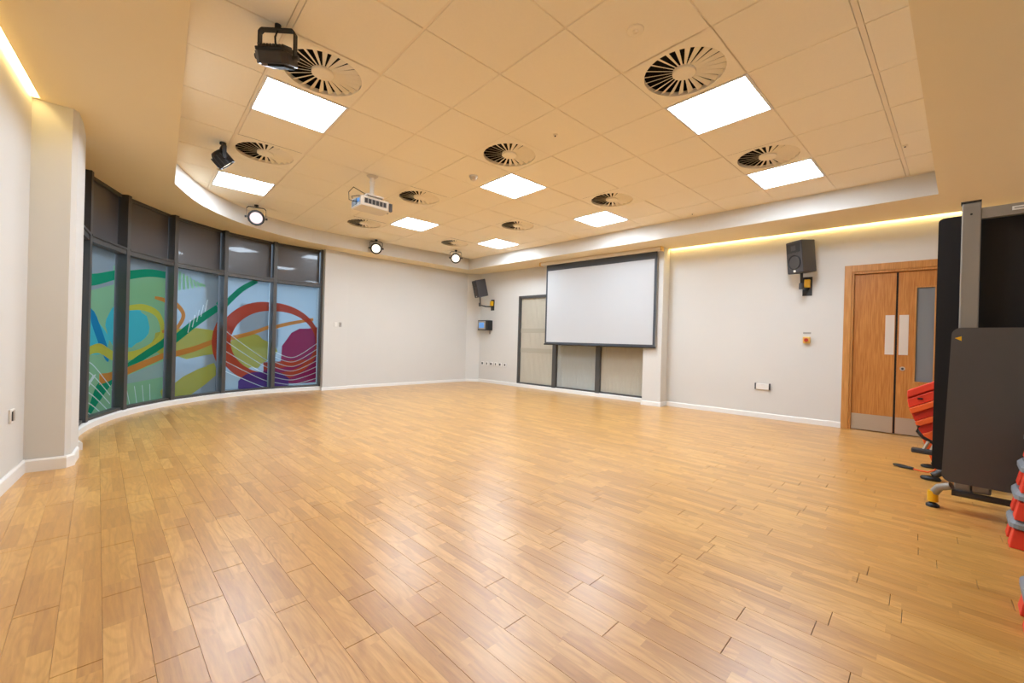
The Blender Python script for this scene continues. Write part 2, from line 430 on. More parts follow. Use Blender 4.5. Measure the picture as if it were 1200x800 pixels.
# pillar beside the window and chamfered corner
pil = [onR(1.50, .24), onR(1.50, 0), onR(1.18, 0), onR(1.18, .24)]
if area(pil) < 0: pil = pil[::-1]
o = MB().prism(pil, 0, HS, MT['wall']).build('trim_4'); tag(o, 'narrow white pier between the grey window and the lit wall, behind the screen edge', 'pier', kind='structure')
cf = [(5.045, 5.86), (5.3, 5.86), (5.3, 6.35), (4.79, 6.35), (4.79, 6.084)]
o = wr.build('wall_right'); tag(o, 'long white wall carrying the screen, loudspeakers and double door', 'wall', kind='structure')
wf = MB()
wf.prism([(1.80, FWY(1.8)), (4.79, FWY(4.79)), (4.79, 6.35), (1.80, 6.35)], 0, ZW, MT['wall'])
wf.prism(cf, 0, HS+.2, MT['wall'])
wf.prism([(1.345, 5.88), (1.80, 5.91), (1.80, 6.35), (1.345, 6.35)], 0, HS, MT['wall'])
o = wf.build('wall_far'); tag(o, 'plain white end wall between the curved window and the corner loudspeaker', 'wall', kind='structure')
wl = MB()
a0, a1 = (LWX(YN-.1), YN-.1), (LWX(2.4), 2.4)
wl.prism([(a0[0]-.2, a0[1]), a0, a1, (a1[0]-.2, a1[1])], 0, ZW, MT['wall'])
wl.prism([(LWX(2.25)-.05, 2.26), (-1.632, 2.245), (-1.604, 2.285), (-1.594, 2.50), (-1.60, 2.80), (-2.1, 2.95), (-2.1, 2.26)], 0, HS, MT['wall'])
o = wl.build('wall_left'); tag(o, 'white wall at the left edge ending in a square white pier', 'wall', kind='structure')
o = wallpiece('wall_near', (LWX(YN)-.1, YN), (RWX(YN)+.1, YN), 0, ZW, side=-1); tag(o, 'white wall behind the viewer', 'wall', kind='structure')

# skirting boards
def skirt(name, pts, label, h=.09, t=.016):
    mb = MB()
    for P, Q in zip(pts, pts[1:]):
        P = Vector((P[0], P[1], 0)); Q = Vector((Q[0], Q[1], 0)); d = (Q-P).normalized(); nn = Vector((d.y, -d.x, 0))  # room on the right of travel
        P2, Q2 = P-d*.004, Q+d*t*.9
        prof = [(0, 0), (t, 0), (t, h-.012), (t*.45, h), (0, h)]
        vs = [(P2+nn*a+Vector((0, 0, b))) for a, b in prof]+[(Q2+nn*a+Vector((0, 0, b))) for a, b in prof]
        k_ = len(prof)
        mb.add(vs, [tuple(range(k_)), tuple(reversed(range(k_, 2*k_)))]+[(i+k_, (i+1) % k_+k_, (i+1) % k_, i) for i in range(k_)], MT['skirt'])
    o = mb.build(name); return tag(o, label, 'skirting', kind='structure')
skirt('baseboard_left', [(LWX(YN), YN), (LWX(2.25), 2.245), (-1.632, 2.24), (-1.60, 2.285), (-1.592, 2.52)], 'white skirting board around the foot of the left wall and pier')
sk = [arcp(a, 2.735) for a in [186+(-102.6)*i/30 for i in range(31)]]
skirt('trim_2', [(-1.62, 2.82), (-1.68, 3.08)]+sk, 'white curved kerb board under the coloured windows', h=.07, t=.045)
skirt('baseboard_far', [(1.33, 5.88), (1.80, 5.91), (1.80, 5.955), (4.79, 6.084), (5.045, 5.86)], 'low white skirting along the end wall', h=.06)
skirt('baseboard_right', [(5.045, 5.86), onR(4.60), onR(1.50), onR(1.50, .24), onR(1.18, .24), onR(1.18), onR(DY0+.01)], 'white skirting under the screen window and along to the door', h=.075)
skirt('trim_3', [onR(DY1-.01), onR(YN)], 'short white skirting past the double door', h=.09)

# LED coves
def strip(name, P, Q, z, w, label, m=MT['led']):
    P = Vector((P[0], P[1], 0)); Q = Vector((Q[0], Q[1], 0)); d = (Q-P).normalized(); nn = Vector((-d.y, d.x, 0))*w/2
    o = MB().prism([(p.x, p.y) for p in (P-nn, Q-nn, Q+nn, P+nn)], z, z+.006, m).build(name)
    return tag(o, label, 'light strip')
strip('led_strip', onR(1.16, .02), onR(-3.0, .02), HS+.022, .018, 'thin glowing warm light line along the top of the wall above the double door')
strip('led_strip', (LWX(-3.0)+.02, -3.0), (LWX(2.22)+.02, 2.22), HS+.022, .018, 'short glowing warm light line at the top of the left wall by the pier')


# ------------------------------------------------------------------ CURVED WINDOW
w1 = thing('window_1', 'curved wall of six dark framed window bays with colourful painted film on the glass', 'window', (0, 0, 0), kind='structure')
def bay_frame(i):
    A = Vector(arcp(ANG[i], AR)+(0,)); B = Vector(arcp(ANG[i+1], AR)+(0,)); d = (B-A); L_ = d.length; rz = math.atan2(d.y, d.x)
    T = Matrix.Translation(A) @ Matrix.Rotation(rz, 4, 'Z'); return T, L_, A, B
GZ0, GZ1 = .10, 1.945
# graphics on the film: colour shapes in bay units (s) and height from the top (h)
FM = dict(lgreen=film_mat('film_light_green', (140, 190, 150), .62), dgreen=film_mat('film_green', (30, 132, 100), .85), cyan=film_mat('film_cyan', (70, 178, 200), .8),
          yell=film_mat('film_yellow', (188, 190, 78), .72), olive=film_mat('film_olive', (168, 170, 78), .72), orng=film_mat('film_orange', (190, 132, 66), .8),
          redo=film_mat('film_red', (170, 74, 54), .84), mag=film_mat('film_magenta', (140, 44, 90), .82), purp=film_mat('film_purple', (84, 58, 128), .84),
          blue=film_mat('film_blue', (38, 130, 180), .78), whit=film_mat('film_white', (214, 232, 240), .6), haze=film_mat('film_haze', (190, 208, 220), .35))
SHN = [0]
SH = []     # (layer, colour, convex polygon)
def fan(col, c, rx, rh, lay, wob=.12, rot=0, n=22, seed=1):
    SHN[0] += 1; lay += .007*SHN[0]
    q = random.Random(seed); rad = [1+q.uniform(-wob, wob) for _ in range(n)]
    P = []
    for k_ in range(n):
        a = 2*math.pi*k_/n; x, y = rx*rad[k_]*math.cos(a), rh*rad[k_]*math.sin(a)
        P.append((c[0]+x*math.cos(rot)-y*math.sin(rot), c[1]+x*math.sin(rot)+y*math.cos(rot)))
    for k_ in range(n): SH.append((lay, col, [c, P[k_], P[(k_+1) % n]]))
def stroke(col, pts, w, lay):   # w: width or list in h units
    SHN[0] += 1; lay += .007*SHN[0]*1.0
    P = [pts[0]]+list(pts)+[pts[-1]]; S = []
    ws = w if isinstance(w, (list, tuple)) else [w]*len(pts); WS = [ws[0]]+list(ws)+[ws[-1]]
    for i in range(1, len(P)-2):
        for t in [k_/8 for k_ in range(8)]:
            f = lambda a, b, c, d: .5*((2*b)+(-a+c)*t+(2*a-5*b+4*c-d)*t*t+(-a+3*b-3*c+d)*t**3)
            S.append((f(P[i-1][0], P[i][0], P[i+1][0], P[i+2][0]), f(P[i-1][1], P[i][1], P[i+1][1], P[i+2][1]), WS[i]+(WS[i+1]-WS[i])*t))
    S.append((P[-1][0], P[-1][1], WS[-1]))
    L_ = []
    for k_ in range(len(S)):
        a, b = S[max(0, k_-1)], S[min(len(S)-1, k_+1)]; dx, dy = (b[0]-a[0])*.8, (b[1]-a[1])*1.85; m_ = math.hypot(dx, dy) or 1
        nx, ny = -dy/m_/.8, dx/m_/1.85; ww = S[k_][2]/2*1.85
        L_.append(((S[k_][0]+nx*ww, S[k_][1]+ny*ww), (S[k_][0]-nx*ww, S[k_][1]-ny*ww)))
    for k_ in range(len(L_)-1): SH.append((lay, col, [L_[k_][0], L_[k_+1][0], L_[k_+1][1], L_[k_][1]]))
def quad(col, pts, lay):
    SHN[0] += 1; SH.append((lay+.007*SHN[0], col, pts))
# background washes
quad('haze', [(1, 0), (6, 0), (6, 1), (1, 1)], 0)
quad('lgreen', [(1, .30), (3, .10), (3.0, 1), (1, 1)], 1)
quad('lgreen', [(1.95, .08), (3, .10), (3.0, .3), (2, .3)], 2)
for k_ in range(9): stroke('lgreen', [(3.02+.07*k_, .0+.012*k_), (2.98+.09*k_, .19-.01*k_)], .022, 2)
stroke('dgreen', [(.9, .22), (1.4, .20), (2.0, .14), (2.6, .08), (3.1, .07)], [.06, .07, .06, .055, .05], 3)
fan('cyan', (1.05, .50), .85, .13, 3, .06, .1, seed=4)
fan('blue', (1.6, .53), .32, .06, 4, .1, .5, seed=5)
fan('cyan', (2.2, .47), .42, .14, 3, .1, seed=6)
stroke('yell', [(1.2, .635), (1.6, .61), (2.1, .67), (2.6, .63), (2.95, .52), (2.85, .38), (2.5, .33), (2.1, .35)], [.04, .06, .06, .055, .05, .05, .045, .03], 4)
stroke('dgreen', [(1.35, 1.0), (1.62, .88), (2.0, .80), (2.5, .68), (3.0, .58), (3.5, .42), (4.0, .28)], [.03, .11, .075, .055, .06, .065, .055], 5)
stroke('dgreen', [(4.0, .26), (4.35, .10), (4.7, .0)], [.05, .05, .04], 5)
for k_ in range(5): stroke('whit', [(3.35+.09*k_, .50-.045*k_), (3.40+.09*k_, .40-.045*k_)], .008, 6)
stroke('orng', [(1.62, .80), (2.0, .79), (2.5, .735), (3.0, .68), (3.5, .63), (4.0, .56), (4.6, .49), (5.2, .40), (5.9, .33)], [.07, .05, .05, .045, .045, .04, .035, .035, .03], 6)
stroke('orng', [(2.75, .25), (3.05, .27), (3.25, .36), (3.12, .47), (2.95, .5)], [.02, .035, .035, .03, .02], 5)
fan('olive', (3.45, .58), .75, .125, 3, .08, seed=8)
stroke('olive', [(3.0, 1.0), (3.35, .93), (3.7, .86), (4.0, .80)], [.12, .17, .15, .1], 3)
quad('haze', [(3.0, .72), (3.8, .78), (3.3, .82), (3.0, .8)], 5)
quad('haze', [(2.2, .80), (3.0, .72), (3.0, .84), (2.1, .86)], 5)
for k_ in range(6): stroke('whit', [(1.0, .66+.055*k_), (1.4, .70+.06*k_), (1.95, .86+.055*k_)], .007, 7)
for k_ in range(5): stroke('whit', [(2.1+.15*k_, 1.0), (2.0+.17*k_, .88)], .006, 7)
fan('whit', (1.3, .83), .22, .02, 6, .3, -.3, seed=12)
# red ring centred near the fourth mullion
ring = []
for k_ in range(29):
    a = R(200+k_*13); ring.append((5.02+1.0*math.cos(a), .57+.34*math.sin(a)))
wr_ = [(.045+.075*(0.5-.5*math.cos(math.radians((200+k_*13)-0)))) for k_ in range(29)]
stroke('redo', ring, wr_, 6)
fan('olive', (4.55, .66), .5, .16, 4, .08, seed=15)
fan('mag', (5.9, .68), .75, .26, 4, .06, seed=17)
stroke('mag', [(4.9, .86), (5.4, .88), (6.1, .86)], [.1, .2, .24], 5)
fan('purp', (4.85, .96), .52, .11, 7, .06, seed=18)
stroke('redo', [(4.9, .80), (5.4, .78), (5.8, .76)], [.07, .06, .03], 6)
for k_ in range(7): stroke('whit', [(5.0, .66+.05*k_), (5.45, .72+.045*k_), (6.0, .58+.06*k_)], .007, 8)
for k_ in range(5): stroke('whit', [(4.0, .46+.09*k_-(.0)), (4.35, .57+.08*k_), (4.8, .70+.07*k_), (5.0, .75+.065*k_)], .007, 8)
for i in range(6):
    T, L_, A, B = bay_frame(i)
    pid = i
    fr = .028
    MB().b2((fr, .118, GZ0), (L_-fr, .124, GZ1), MT['glass'], T).build('glass_pane', w1)
    # film geometry for this pane
    fb = MB(); lo, hi = i+.0, i+1.0
    if i >= 1:
        x0, x1 = .032, L_-.032
        rect = [(lo, 0), (hi, 0), (hi, 1), (lo, 1)]
        for lay, col, poly in sorted(SH, key=lambda t: t[0]):
            if area(poly) < 0: poly = poly[::-1]
            p = clip_poly(poly, rect)
            if not p or abs(area(p)) < 1e-6: continue
            vs = [(x0+(q[0]-lo)*(x1-x0), .1165-.0003*lay, GZ1-q[1]*(GZ1-GZ0)) for q in p]
            fb.add(vs, [tuple(range(len(vs)))], FM[col], T)
        o = fb.build('window_film', w1)
        o['label'] = ['', 'green and cyan painted film', 'pale green film with a yellow ring and cyan blob', 'olive and green brushstroke film', 'red ring film with olive patch', 'magenta and red film with white arcs'][i]
    # rails
    MB().b2((.02, .03, .055), (L_-.02, .15, GZ0), MT['alu'], T).build('sill_rail', w1)
    MB().b2((.02, .012, GZ1), (L_-.02, .15, 2.022), MT['alu'], T).b2((.02, .0, 2.0), (L_-.02, .012, 2.022), MT['alu'], T).build('transom', w1)
    MB().b2((.025, .10, 2.022), (L_-.025, .115, HS+.02), MT['spandrel'], T).build('spandrel_panel', w1)
    MB().b2((.02, .07, HS-.035), (L_-.02, .15, HS+.02), MT['alu'], T).build('head_rail', w1)
for i, a in enumerate(ANG):
    x, y = arcp(a, AR); T = Matrix.Translation((x, y, 0)) @ Matrix.Rotation(R(a), 4, 'Z')
    mb = MB().b2((-.0, -.03, .05), (.16, .03, HS+.02), MT['alu'], T)
    if i == 6: mb.b2((-.005, -.075, .05), (.16, -.03, HS+.02), MT['grey'], T)
    mb.build('mullion', w1)

# outside, seen faintly through the film
o = MB().prism([(-14, -6), (-3.45, -6), (-3.45, 7.1), (8, 7.1), (8, 22), (-14, 22)], -.3, -.2, MT['outpave']).build('pavement'); tag(o, 'grey paved ground outside the curved window', 'paving', kind='structure')
bd = thing('outside_building', 'pale rendered building across the yard seen through the coloured film', 'building', (0, 13.5, -.2), 0)
MB().b2((-6, 0, 0), (7, .3, 3.0), MT['outwall']).build('facade', bd)
for x in (-4.4, -1.6, 1.2, 4.0):
    f_ = MB().b2((x, -.04, .8), (x+1.1, .0, 2.2), MT['outdark']).build('window', bd)
MB().b2((-6.2, -.3, 3.0), (7.2, .4, 3.15), MT['outdark']).build('roof_edge', bd)

# ------------------------------------------------------------------ WINDOW BEHIND THE SCREEN
PR = onR(WY0); w2 = thing('window_2', 'grey framed full height window with drawn blinds behind the projection screen', 'window', (PR[0], PR[1], 0), RZ_R, kind='structure')
WL = (Vector(onR(WY1))-Vector(PR)).length
fr = MB(); fr.b2((0, .0, .06), (.06, .09, 2.05), MT['alu']); fr.build('frame_jamb', w2)
MB().b2((WL-.05, .0, .06), (WL, .09, 2.05), MT['alu']).build('frame_jamb', w2)
MB().b2((0, .0, 1.99), (WL, .09, 2.05), MT['alu']).build('frame_head', w2)
MB().b2((0, .0, .06), (WL, .09, .105), MT['alu']).build('frame_sill', w2)
for x in (1.045, 2.09): MB().b2((x-.05, -.012, .06), (x+.05, .09, 2.05), MT['alu']).build('mullion', w2, bevel=.003)
xs = [(.06, .995), (1.095, 2.04), (2.14, WL-.05)]
for k_, (a, b) in enumerate(xs):
    MB().b2((a, .082, .105), (b, .088, 1.99), MT['glass']).build('glass_pane', w2)
    bl = MB()
    mm = MT['blind2'] if k_ == 1 else MT['blind']
    nsl = 16
    for q in range(nsl):      # softly corrugated vertical blind fabric
        xa = a+(b-a)*q/nsl; xb = a+(b-a)*(q+1)/nsl; xm = (xa+xb)/2
        bl.add([(xa, .045, .105), (xm, .039, .105), (xb, .045, .105), (xa, .045, 1.99), (xm, .039, 1.99), (xb, .045, 1.99)], [(0, 1, 4, 3), (1, 2, 5, 4)], mm)
    bl.build('blind', w2)
    if k_ < 1:
        for zz in (.78, 1.22): MB().b2((a, .033, zz), (b, .037, zz+.1), MT['band']).build('blind_band', w2)
MB().b2((-.02, .10, 0), (WL+.02, .14, 2.1), MT['outdark']).build('backing', w2)

# ------------------------------------------------------------------ DOUBLE DOOR
PD = onR(DY0); d1 = thing('door_1', 'oak veneered double door with steel kick plates in the right wall', 'door', (PD[0], PD[1], 0), RZ_R, kind='structure')
DL = (Vector(onR(DY1))-Vector(PD)).length
MB().b2((0, -.018, 0), (.075, .02, 2.14), MT['framew']).b2((.06, .0, 0), (.10, .12, 2.06), MT['framew']).build('door_frame', d1, bevel=.003)
MB().b2((DL-.075, -.018, 0), (DL, .02, 2.14), MT['framew']).b2((DL-.10, .0, 0), (DL-.06, .12, 2.06), MT['framew']).build('door_frame', d1, bevel=.003)
MB().b2((.075, -.018, 2.055), (DL-.075, .02, 2.14), MT['framew']).b2((.10, .0, 2.025), (DL-.10, .12, 2.06), MT['framew']).build('door_head', d1, bevel=.003)
def leaf(x0, x1, plx, gl=None, lock=False, lab=None):
    mb = MB(); y0, y1 = .035, .08
    if gl:
        a, b, c, d_ = gl
        mb.b2((x0, y0, .008), (a, y1, 2.02), MT['doorw']); mb.b2((b, y0, .008), (x1, y1, 2.02), MT['doorw'])
        mb.b2((a, y0, .008), (b, y1, c), MT['doorw']); mb.b2((a, y0, d_), (b, y1, 2.02), MT['doorw'])
    else: mb.b2((x0, y0, .008), (x1, y1, 2.02), MT['doorw'])
    lf = mb.build('door_leaf', d1)
    MB().b2((x0+.003, y0-.003, .01), (x1-.003, y0, .212), MT['steel']).build('kick_plate', lf)
    MB().b2((plx, y0-.004, .99), (plx+.085, y0, 1.485), MT['plate']).build('finger_plate', lf)
    if gl:
        a, b, c, d_ = gl
        MB().b2((a-.014, y0-.006, c-.014), (a, y0+.02, d_+.014), MT['framew']).b2((b, y0-.006, c-.014), (b+.014, y0+.02, d_+.014), MT['framew']).b2((a, y0-.006, c-.014), (b, y0+.02, c), MT['framew']).b2((a, y0-.006, d_), (b, y0+.02, d_+.014), MT['framew']).build('glazing_bead', lf)
        MB().b2((a, y0+.018, c), (b, y0+.026, d_), MT['frost']).build('vision_panel', lf)
    if lock:
        MB().cyl((plx+.04, y0, .82), (plx+.04, y0-.012, .82), .026, MT['steel']).cyl((plx+.04, y0-.012, .82), (plx+.04, y0-.016, .82), .012, MT['dgrey']).build('lock', lf)
leaf(.102, .505, .412)
leaf(.525, DL-.102, .54, gl=(.69, .845, .67, 1.815), lock=True)
MB().b2((.495, .045, .008), (.53, .09, 2.02), MT['black2']).build('meeting_seal', d1)
MB().b2((0, .1, 0), (DL, .13, 2.1), MT['dgrey']).build('backing', d1)

# ------------------------------------------------------------------ CEILING LIGHTS
PLg = [('recessed square ceiling light nearest the viewer on the left, under the big lamp', -1, 2), ('recessed square ceiling light by the curved white edge at left', -1, 6),
       ('recessed square ceiling light just right of the projector', 3, 6), ('recessed square ceiling light in the middle of the ceiling', 3, 2),
       ('farthest recessed square ceiling light, near the end wall', 6, 6), ('recessed square ceiling light above the projection screen', 6, 2),
       ('largest recessed square ceiling light at right, beside the big round vent', 3, -2), ('recessed square ceiling light nearest the right wall loudspeaker', 6, -2)]
def make_light():
    t = thing('ceiling_light', '', 'ceiling light')
    h = .298; w = .018
    f = MB()
    for a in range(4):
        T = Matrix.Rotation(a*math.pi/2, 4, 'Z')
        f.b2((-h, -h, -.004), (h-w, -h+w, .006), MT['white'], T)
        f.b2((-h+w, -h+w-.003, .004), (h-w, -h+w, .05), MT['lgrey'], T)
    f.build('frame', t)
    MB().b2((-h+w, -h+w, .008), (h-w, h-w, .014), MT['panel']).build('diffuser', t)
    MB().cyl((.16, -.25, .008), (.16, -.25, .004), .006, MT['lgrey'], n=10).build('catch', t)
    return t
L0 = make_light()
for i, (lb, u, v) in enumerate(PLg):
    t = L0 if i == 0 else copy_tree(L0)
    t.location = ((u+.5)*G, (v+.5)*G, HC); t['label'] = lb; t['group'] = 'recessed square ceiling lights'

# ------------------------------------------------------------------ SWIRL VENTS
def make_vent():
    t = thing('ceiling_vent', '', 'air vent')
    Ro, Ri, h = .262, .075, .297; n = 48
    pb = MB(); sq = []; 
    for k_ in range(n):
        a = 2*math.pi*k_/n; c, s_ = math.cos(a), math.sin(a); q = h/max(abs(c), abs(s_)); sq.append((q*c, q*s_))
    vs = [(Ro*math.cos(2*math.pi*k_/n), Ro*math.sin(2*math.pi*k_/n), -.002) for k_ in range(n)]+[(x, y, 0) for x, y in sq]+[(Ro*math.cos(2*math.pi*k_/n), Ro*math.sin(2*math.pi*k_/n), .03) for k_ in range(n)]
    pb.add(vs, [(k_, (k_+1) % n, n+(k_+1) % n, n+k_) for k_ in range(n)]+[(k_, 2*n+k_, 2*n+(k_+1) % n, (k_+1) % n) for k_ in range(n)], MT['tile'])
    pb.build('face_plate', t)
    MB().lathe([(.28, -.0), (.28, .12), (.001, .12)], MT['void'], n=32).build('plenum', t)
    MB().lathe([(.001, -.004), (.03, -.004), (Ri-.004, -.003), (Ri, .0), (Ri, .02)], MT['tile'], n=28).build('hub', t)
    nb = 24; me = None
    for k_ in range(nb):
        if me is None:
            wi, wo = .0068, .0195
            tl = R(-27)
            def e(r, w, sgn, zz): return (r, sgn*w*math.cos(tl), .013+sgn*w*math.sin(tl)+zz)
            vs = [e(Ri-.005, wi, -1, 0), e(Ro, wo, -1, 0), e(Ro, wo, 1, 0), e(Ri-.005, wi, 1, 0)]
            vs2 = [(x, y, z+.002) for x, y, z in vs]
            b = MB().add(vs+vs2, [(3, 2, 1, 0), (4, 5, 6, 7), (0, 1, 5, 4), (2, 3, 7, 6), (1, 2, 6, 5), (3, 0, 4, 7)], MT['tile'])
            ob = b.build('blade', t); me = ob.data
        else:
            ob = bpy.data.objects.new('blade', me); COL.objects.link(ob); ob.parent = t
        ob.rotation_euler.z = 2*math.pi*k_/nb
    return t
VL = ['round swirl vent beside the big lamp at upper left', 'round swirl vent beside the side-facing lamp at left', 'round swirl vent in the middle, before the central light',
      'largest round swirl vent at upper right', 'round swirl vent before the light nearest the right wall loudspeaker', 'round swirl vent just right of the projector pole',
      'round swirl vent before the light above the screen', 'round swirl vent before the farthest ceiling light', 'round swirl vent showing below the projector', 'farthest round swirl vent, above the last bright lamp']
V0 = make_vent()
for i, (u, v) in enumerate(VENTS):
    t = V0 if i == 0 else copy_tree(V0)
    t.location = ((u+.5)*G, (v+.5)*G, HC); t['label'] = VL[i]; t['group'] = 'round swirl ceiling vents'

# ------------------------------------------------------------------ STAGE LAMPS
def par(label, loc, rz, tilt, lens, r=.095, drop=.15, ribs=True):
    """local: yoke hangs from loc; lamp looks along local +X tilted down by tilt"""
    t = thing('stage_lamp', label, 'stage lamp', loc, rz, 'black stage lamps on the ceiling')
    y = r+.012
    MB().cyl((0, 0, 0), (0, 0, -.02), .028, MT['black']).cyl((0, 0, -.02), (0, 0, -.035), .012, MT['black']).build('clamp', t)
    yk = MB(); pts = [(0, -y, -drop), (0, -y, -.06), (0, -y+.025, -.036), (0, y-.025, -.036), (0, y, -.06), (0, y, -drop)]
    for p, q in zip(pts, pts[1:]):
        p = Vector(p); q = Vector(q); d = (q-p).normalized(); nn = Vector((0, -d.z, d.y))*.0035
        vs = [p+nn+Vector((s*.016, 0, 0)) for s in (-1, 1)]+[p-nn+Vector((s*.016, 0, 0)) for s in (-1, 1)]
        vs += [q+nn+Vector((s*.016, 0, 0)) for s in (-1, 1)]+[q-nn+Vector((s*.016, 0, 0)) for s in (-1, 1)]
        yk.add(vs, [(0, 1, 5, 4), (3, 2, 6, 7), (1, 3, 7, 5), (2, 0, 4, 6), (0, 2, 3, 1), (4, 5, 7, 6)], MT['black'])
    yk.build('yoke', t)
    for s in (-1, 1): MB().cyl((0, s*(y-.006), -drop), (0, s*(y+.022), -drop), .016, MT['black'], n=12).build('knob', t)
    T = Matrix.Translation((0, 0, -drop)) @ Matrix.Rotation(tilt, 4, 'Y') @ Matrix.Rotation(R(90), 4, 'Y')
    MB().lathe([(.001, -.085), (r*.55, -.085), (r*.7, -.07), (r*.93, -.03), (r*.96, .03), (r, .045), (r, .06), (r*.76, .06), (r*.74, .05)], MT['black'], n=28, T=T).build('housing', t)
    cap = MB()
    if ribs:
        for k_ in range(12):
            T2 = T @ Matrix.Rotation(k_*math.pi/6, 4, 'Z'); cap.b2((r*.9, -.004, -.05), (r*1.02, .004, .058), MT['dgrey'], T2)
        cap.build('cooling_fins', t)
    ln = MB().lathe([(.0005, .052), (r*.745, .050)], lens, n=28, T=T).build('lens', t)
    return t
def ceilp(x, y): return (x, y, HC)
# the big square LED flood nearest the camera
t = thing('stage_lamp', 'large black square stage lamp hanging nearest the viewer at upper left', 'stage lamp', ceilp(-.655, .60), R(140), 'black stage lamps on the ceiling')
MB().cyl((0, 0, 0), (0, 0, -.03), .018, MT['black']).build('clamp', t)
yk = MB(); pts = [(-.105, 0, -.20), (-.105, 0, -.05), (-.09, 0, -.033), (.09, 0, -.033), (.105, 0, -.05), (.105, 0, -.20)]
for p, q in zip(pts, pts[1:]): 
    p = Vector(p); q = Vector(q); d = (q-p).normalized(); nn = Vector((-d.z, 0, d.x))*.004
    vs = [p+nn+Vector((0, s*.018, 0)) for s in (-1, 1)]+[p-nn+Vector((0, s*.018, 0)) for s in (-1, 1)]+[q+nn+Vector((0, s*.018, 0)) for s in (-1, 1)]+[q-nn+Vector((0, s*.018, 0)) for s in (-1, 1)]
    yk.add(vs, [(0, 1, 5, 4), (3, 2, 6, 7), (1, 3, 7, 5), (2, 0, 4, 6), (0, 2, 3, 1), (4, 5, 7, 6)], MT['black'])
yk.build('yoke', t)
T = Matrix.Translation((0, 0, -.205)) @ Matrix.Rotation(R(-26), 4, 'X')
hb = MB()
oct_ = lambda a, c: [(-a+c, -a), (a-c, -a), (a, -a+c), (a, a-c), (a-c, a), (-a+c, a), (-a, a-c), (-a, -a+c)]
hb.prism(oct_(.094, .03), -.035, .03, MT['dgrey'], T)
hb.b2((-.082, -.082, .03), (.082, .082, .05), MT['black'], T)
h_ = hb.build('housing', t, bevel=.004)
fn = MB()
for k_ in range(9): fn.b2((-.07+.0175*k_-.003, -.06, .05), (-.07+.0175*k_+.003, .06, .068), MT['dgrey'], T)
fn.build('cooling_fins', t)
MB().b2((-.066, -.07, -.047), (.03, .07, -.035), MT['void'], T).b2((.03, -.07, -.046), (.066, .07, -.035), MT['lensoff'], T).build('lens', t)
MB().cyl((0, -.082, .0), (0, -.098, .0), .009, MT['lgrey'], n=12, T=T).build('dial', t)
for s in (-1, 1): MB().cyl((s*.09, 0, -.195), (s*.128, 0, -.195), .016, MT['dgrey'], n=12).build('knob', t)
cb = MB().tube([(0, 0, -.03), (.01, .01, -.08), (.02, -.015, -.11), (0, 0, -.135)], .006, MT['black'], n=8).build('cable', t)

par('side-facing black stage lamp with bright lens edge, left of the swirl vent', ceilp(-.66, 2.72), R(2), R(46), MT['lensw'], r=.08, drop=.17)
par('black stage lamp with pinkish lens, above the middle of the curved window', ceilp(.0, 4.74), R(-100), R(14), MT['lensp'], r=.108, drop=.185)
par('black stage lamp with glowing lens, below the projector', ceilp(2.12, 5.42), R(-112), R(16), MT['lensw'], r=.105, drop=.165)
par('black stage lamp with glowing lens, hanging in the far corner left of the screen', ceilp(3.67, 4.99), R(-125), R(20), MT['lensw'], r=.105, drop=.165)

# ------------------------------------------------------------------ PROJECTOR
pj = thing('projector', 'white projector hanging from the ceiling on a short pole', 'projector', ceilp(.74, 2.44), R(3))
MB().cyl((0, 0, -.004), (0, 0, -.028), .065, MT['offwhite'], r1=.035).build('ceiling_plate', pj)
MB().cyl((0, 0, -.02), (0, 0, -.25), .024, MT['white']).cyl((0, 0, -.06), (0, 0, -.085), .03, MT['white']).build('pole', pj)
mb = MB().b2((-.10, -.10, -.262), (.10, .10, -.248), MT['white'])
for a, b in ((-1, -1), (-1, 1), (1, -1), (1, 1)): mb.cyl((a*.085, b*.085, -.262), (a*.085, b*.085, -.29), .008, MT['grey'], n=8)
mb.build('bracket', pj)
body = [(-.185, -.13), (.12, -.13), (.16, -.12), (.185, -.08), (.19, .08), (.165, .12), (.12, .13), (-.185, .13)]
MB().prism(body, -.405, -.29, MT['offwhite']).build('body', pj, bevel=.012)
gv = MB().b2((-.15, -.1325, -.375), (.12, -.129, -.315), MT['lgrey'])
for k_ in range(6): gv.b2((-.145+.045*k_, -.1345, -.37), (-.145+.045*k_+.032, -.132, -.32), MT['dgrey'])
gv.build('vent_grille', pj)
MB().b2((-.187, -.11, -.395), (-.184, .11, -.30), MT['lgrey']).b2((-.192, -.09, -.36), (-.186, -.03, -.32), MT['bluescr']).b2((-.193, -.02, -.38), (-.185, .06, -.31), MT['black']).b2((-.191, .07, -.385), (-.186, .10, -.32), MT['dgrey']).build('connector_panel', pj)
MB().cyl((.19, .02, -.35), (.215, .02, -.35), .04, MT['black']).build('lens', pj)
MB().b2((.155, -.135, -.40), (.19, -.10, -.31), MT['dgrey']).build('corner_cap', pj)
MB().tube([(-.19, .02, -.34), (-.25, .04, -.33), (-.26, .03, -.25), (-.22, .0, -.19), (-.12, .0, -.22), (-.03, .0, -.24)], .005, MT['dgrey'], n=8).build('cable', pj)
MB().tube([(-.19, -.05, -.35), (-.23, -.04, -.36), (-.24, .0, -.30), (-.15, .02, -.26), (-.05, .01, -.25)], .004, MT['black'], n=8).build('cable', pj)

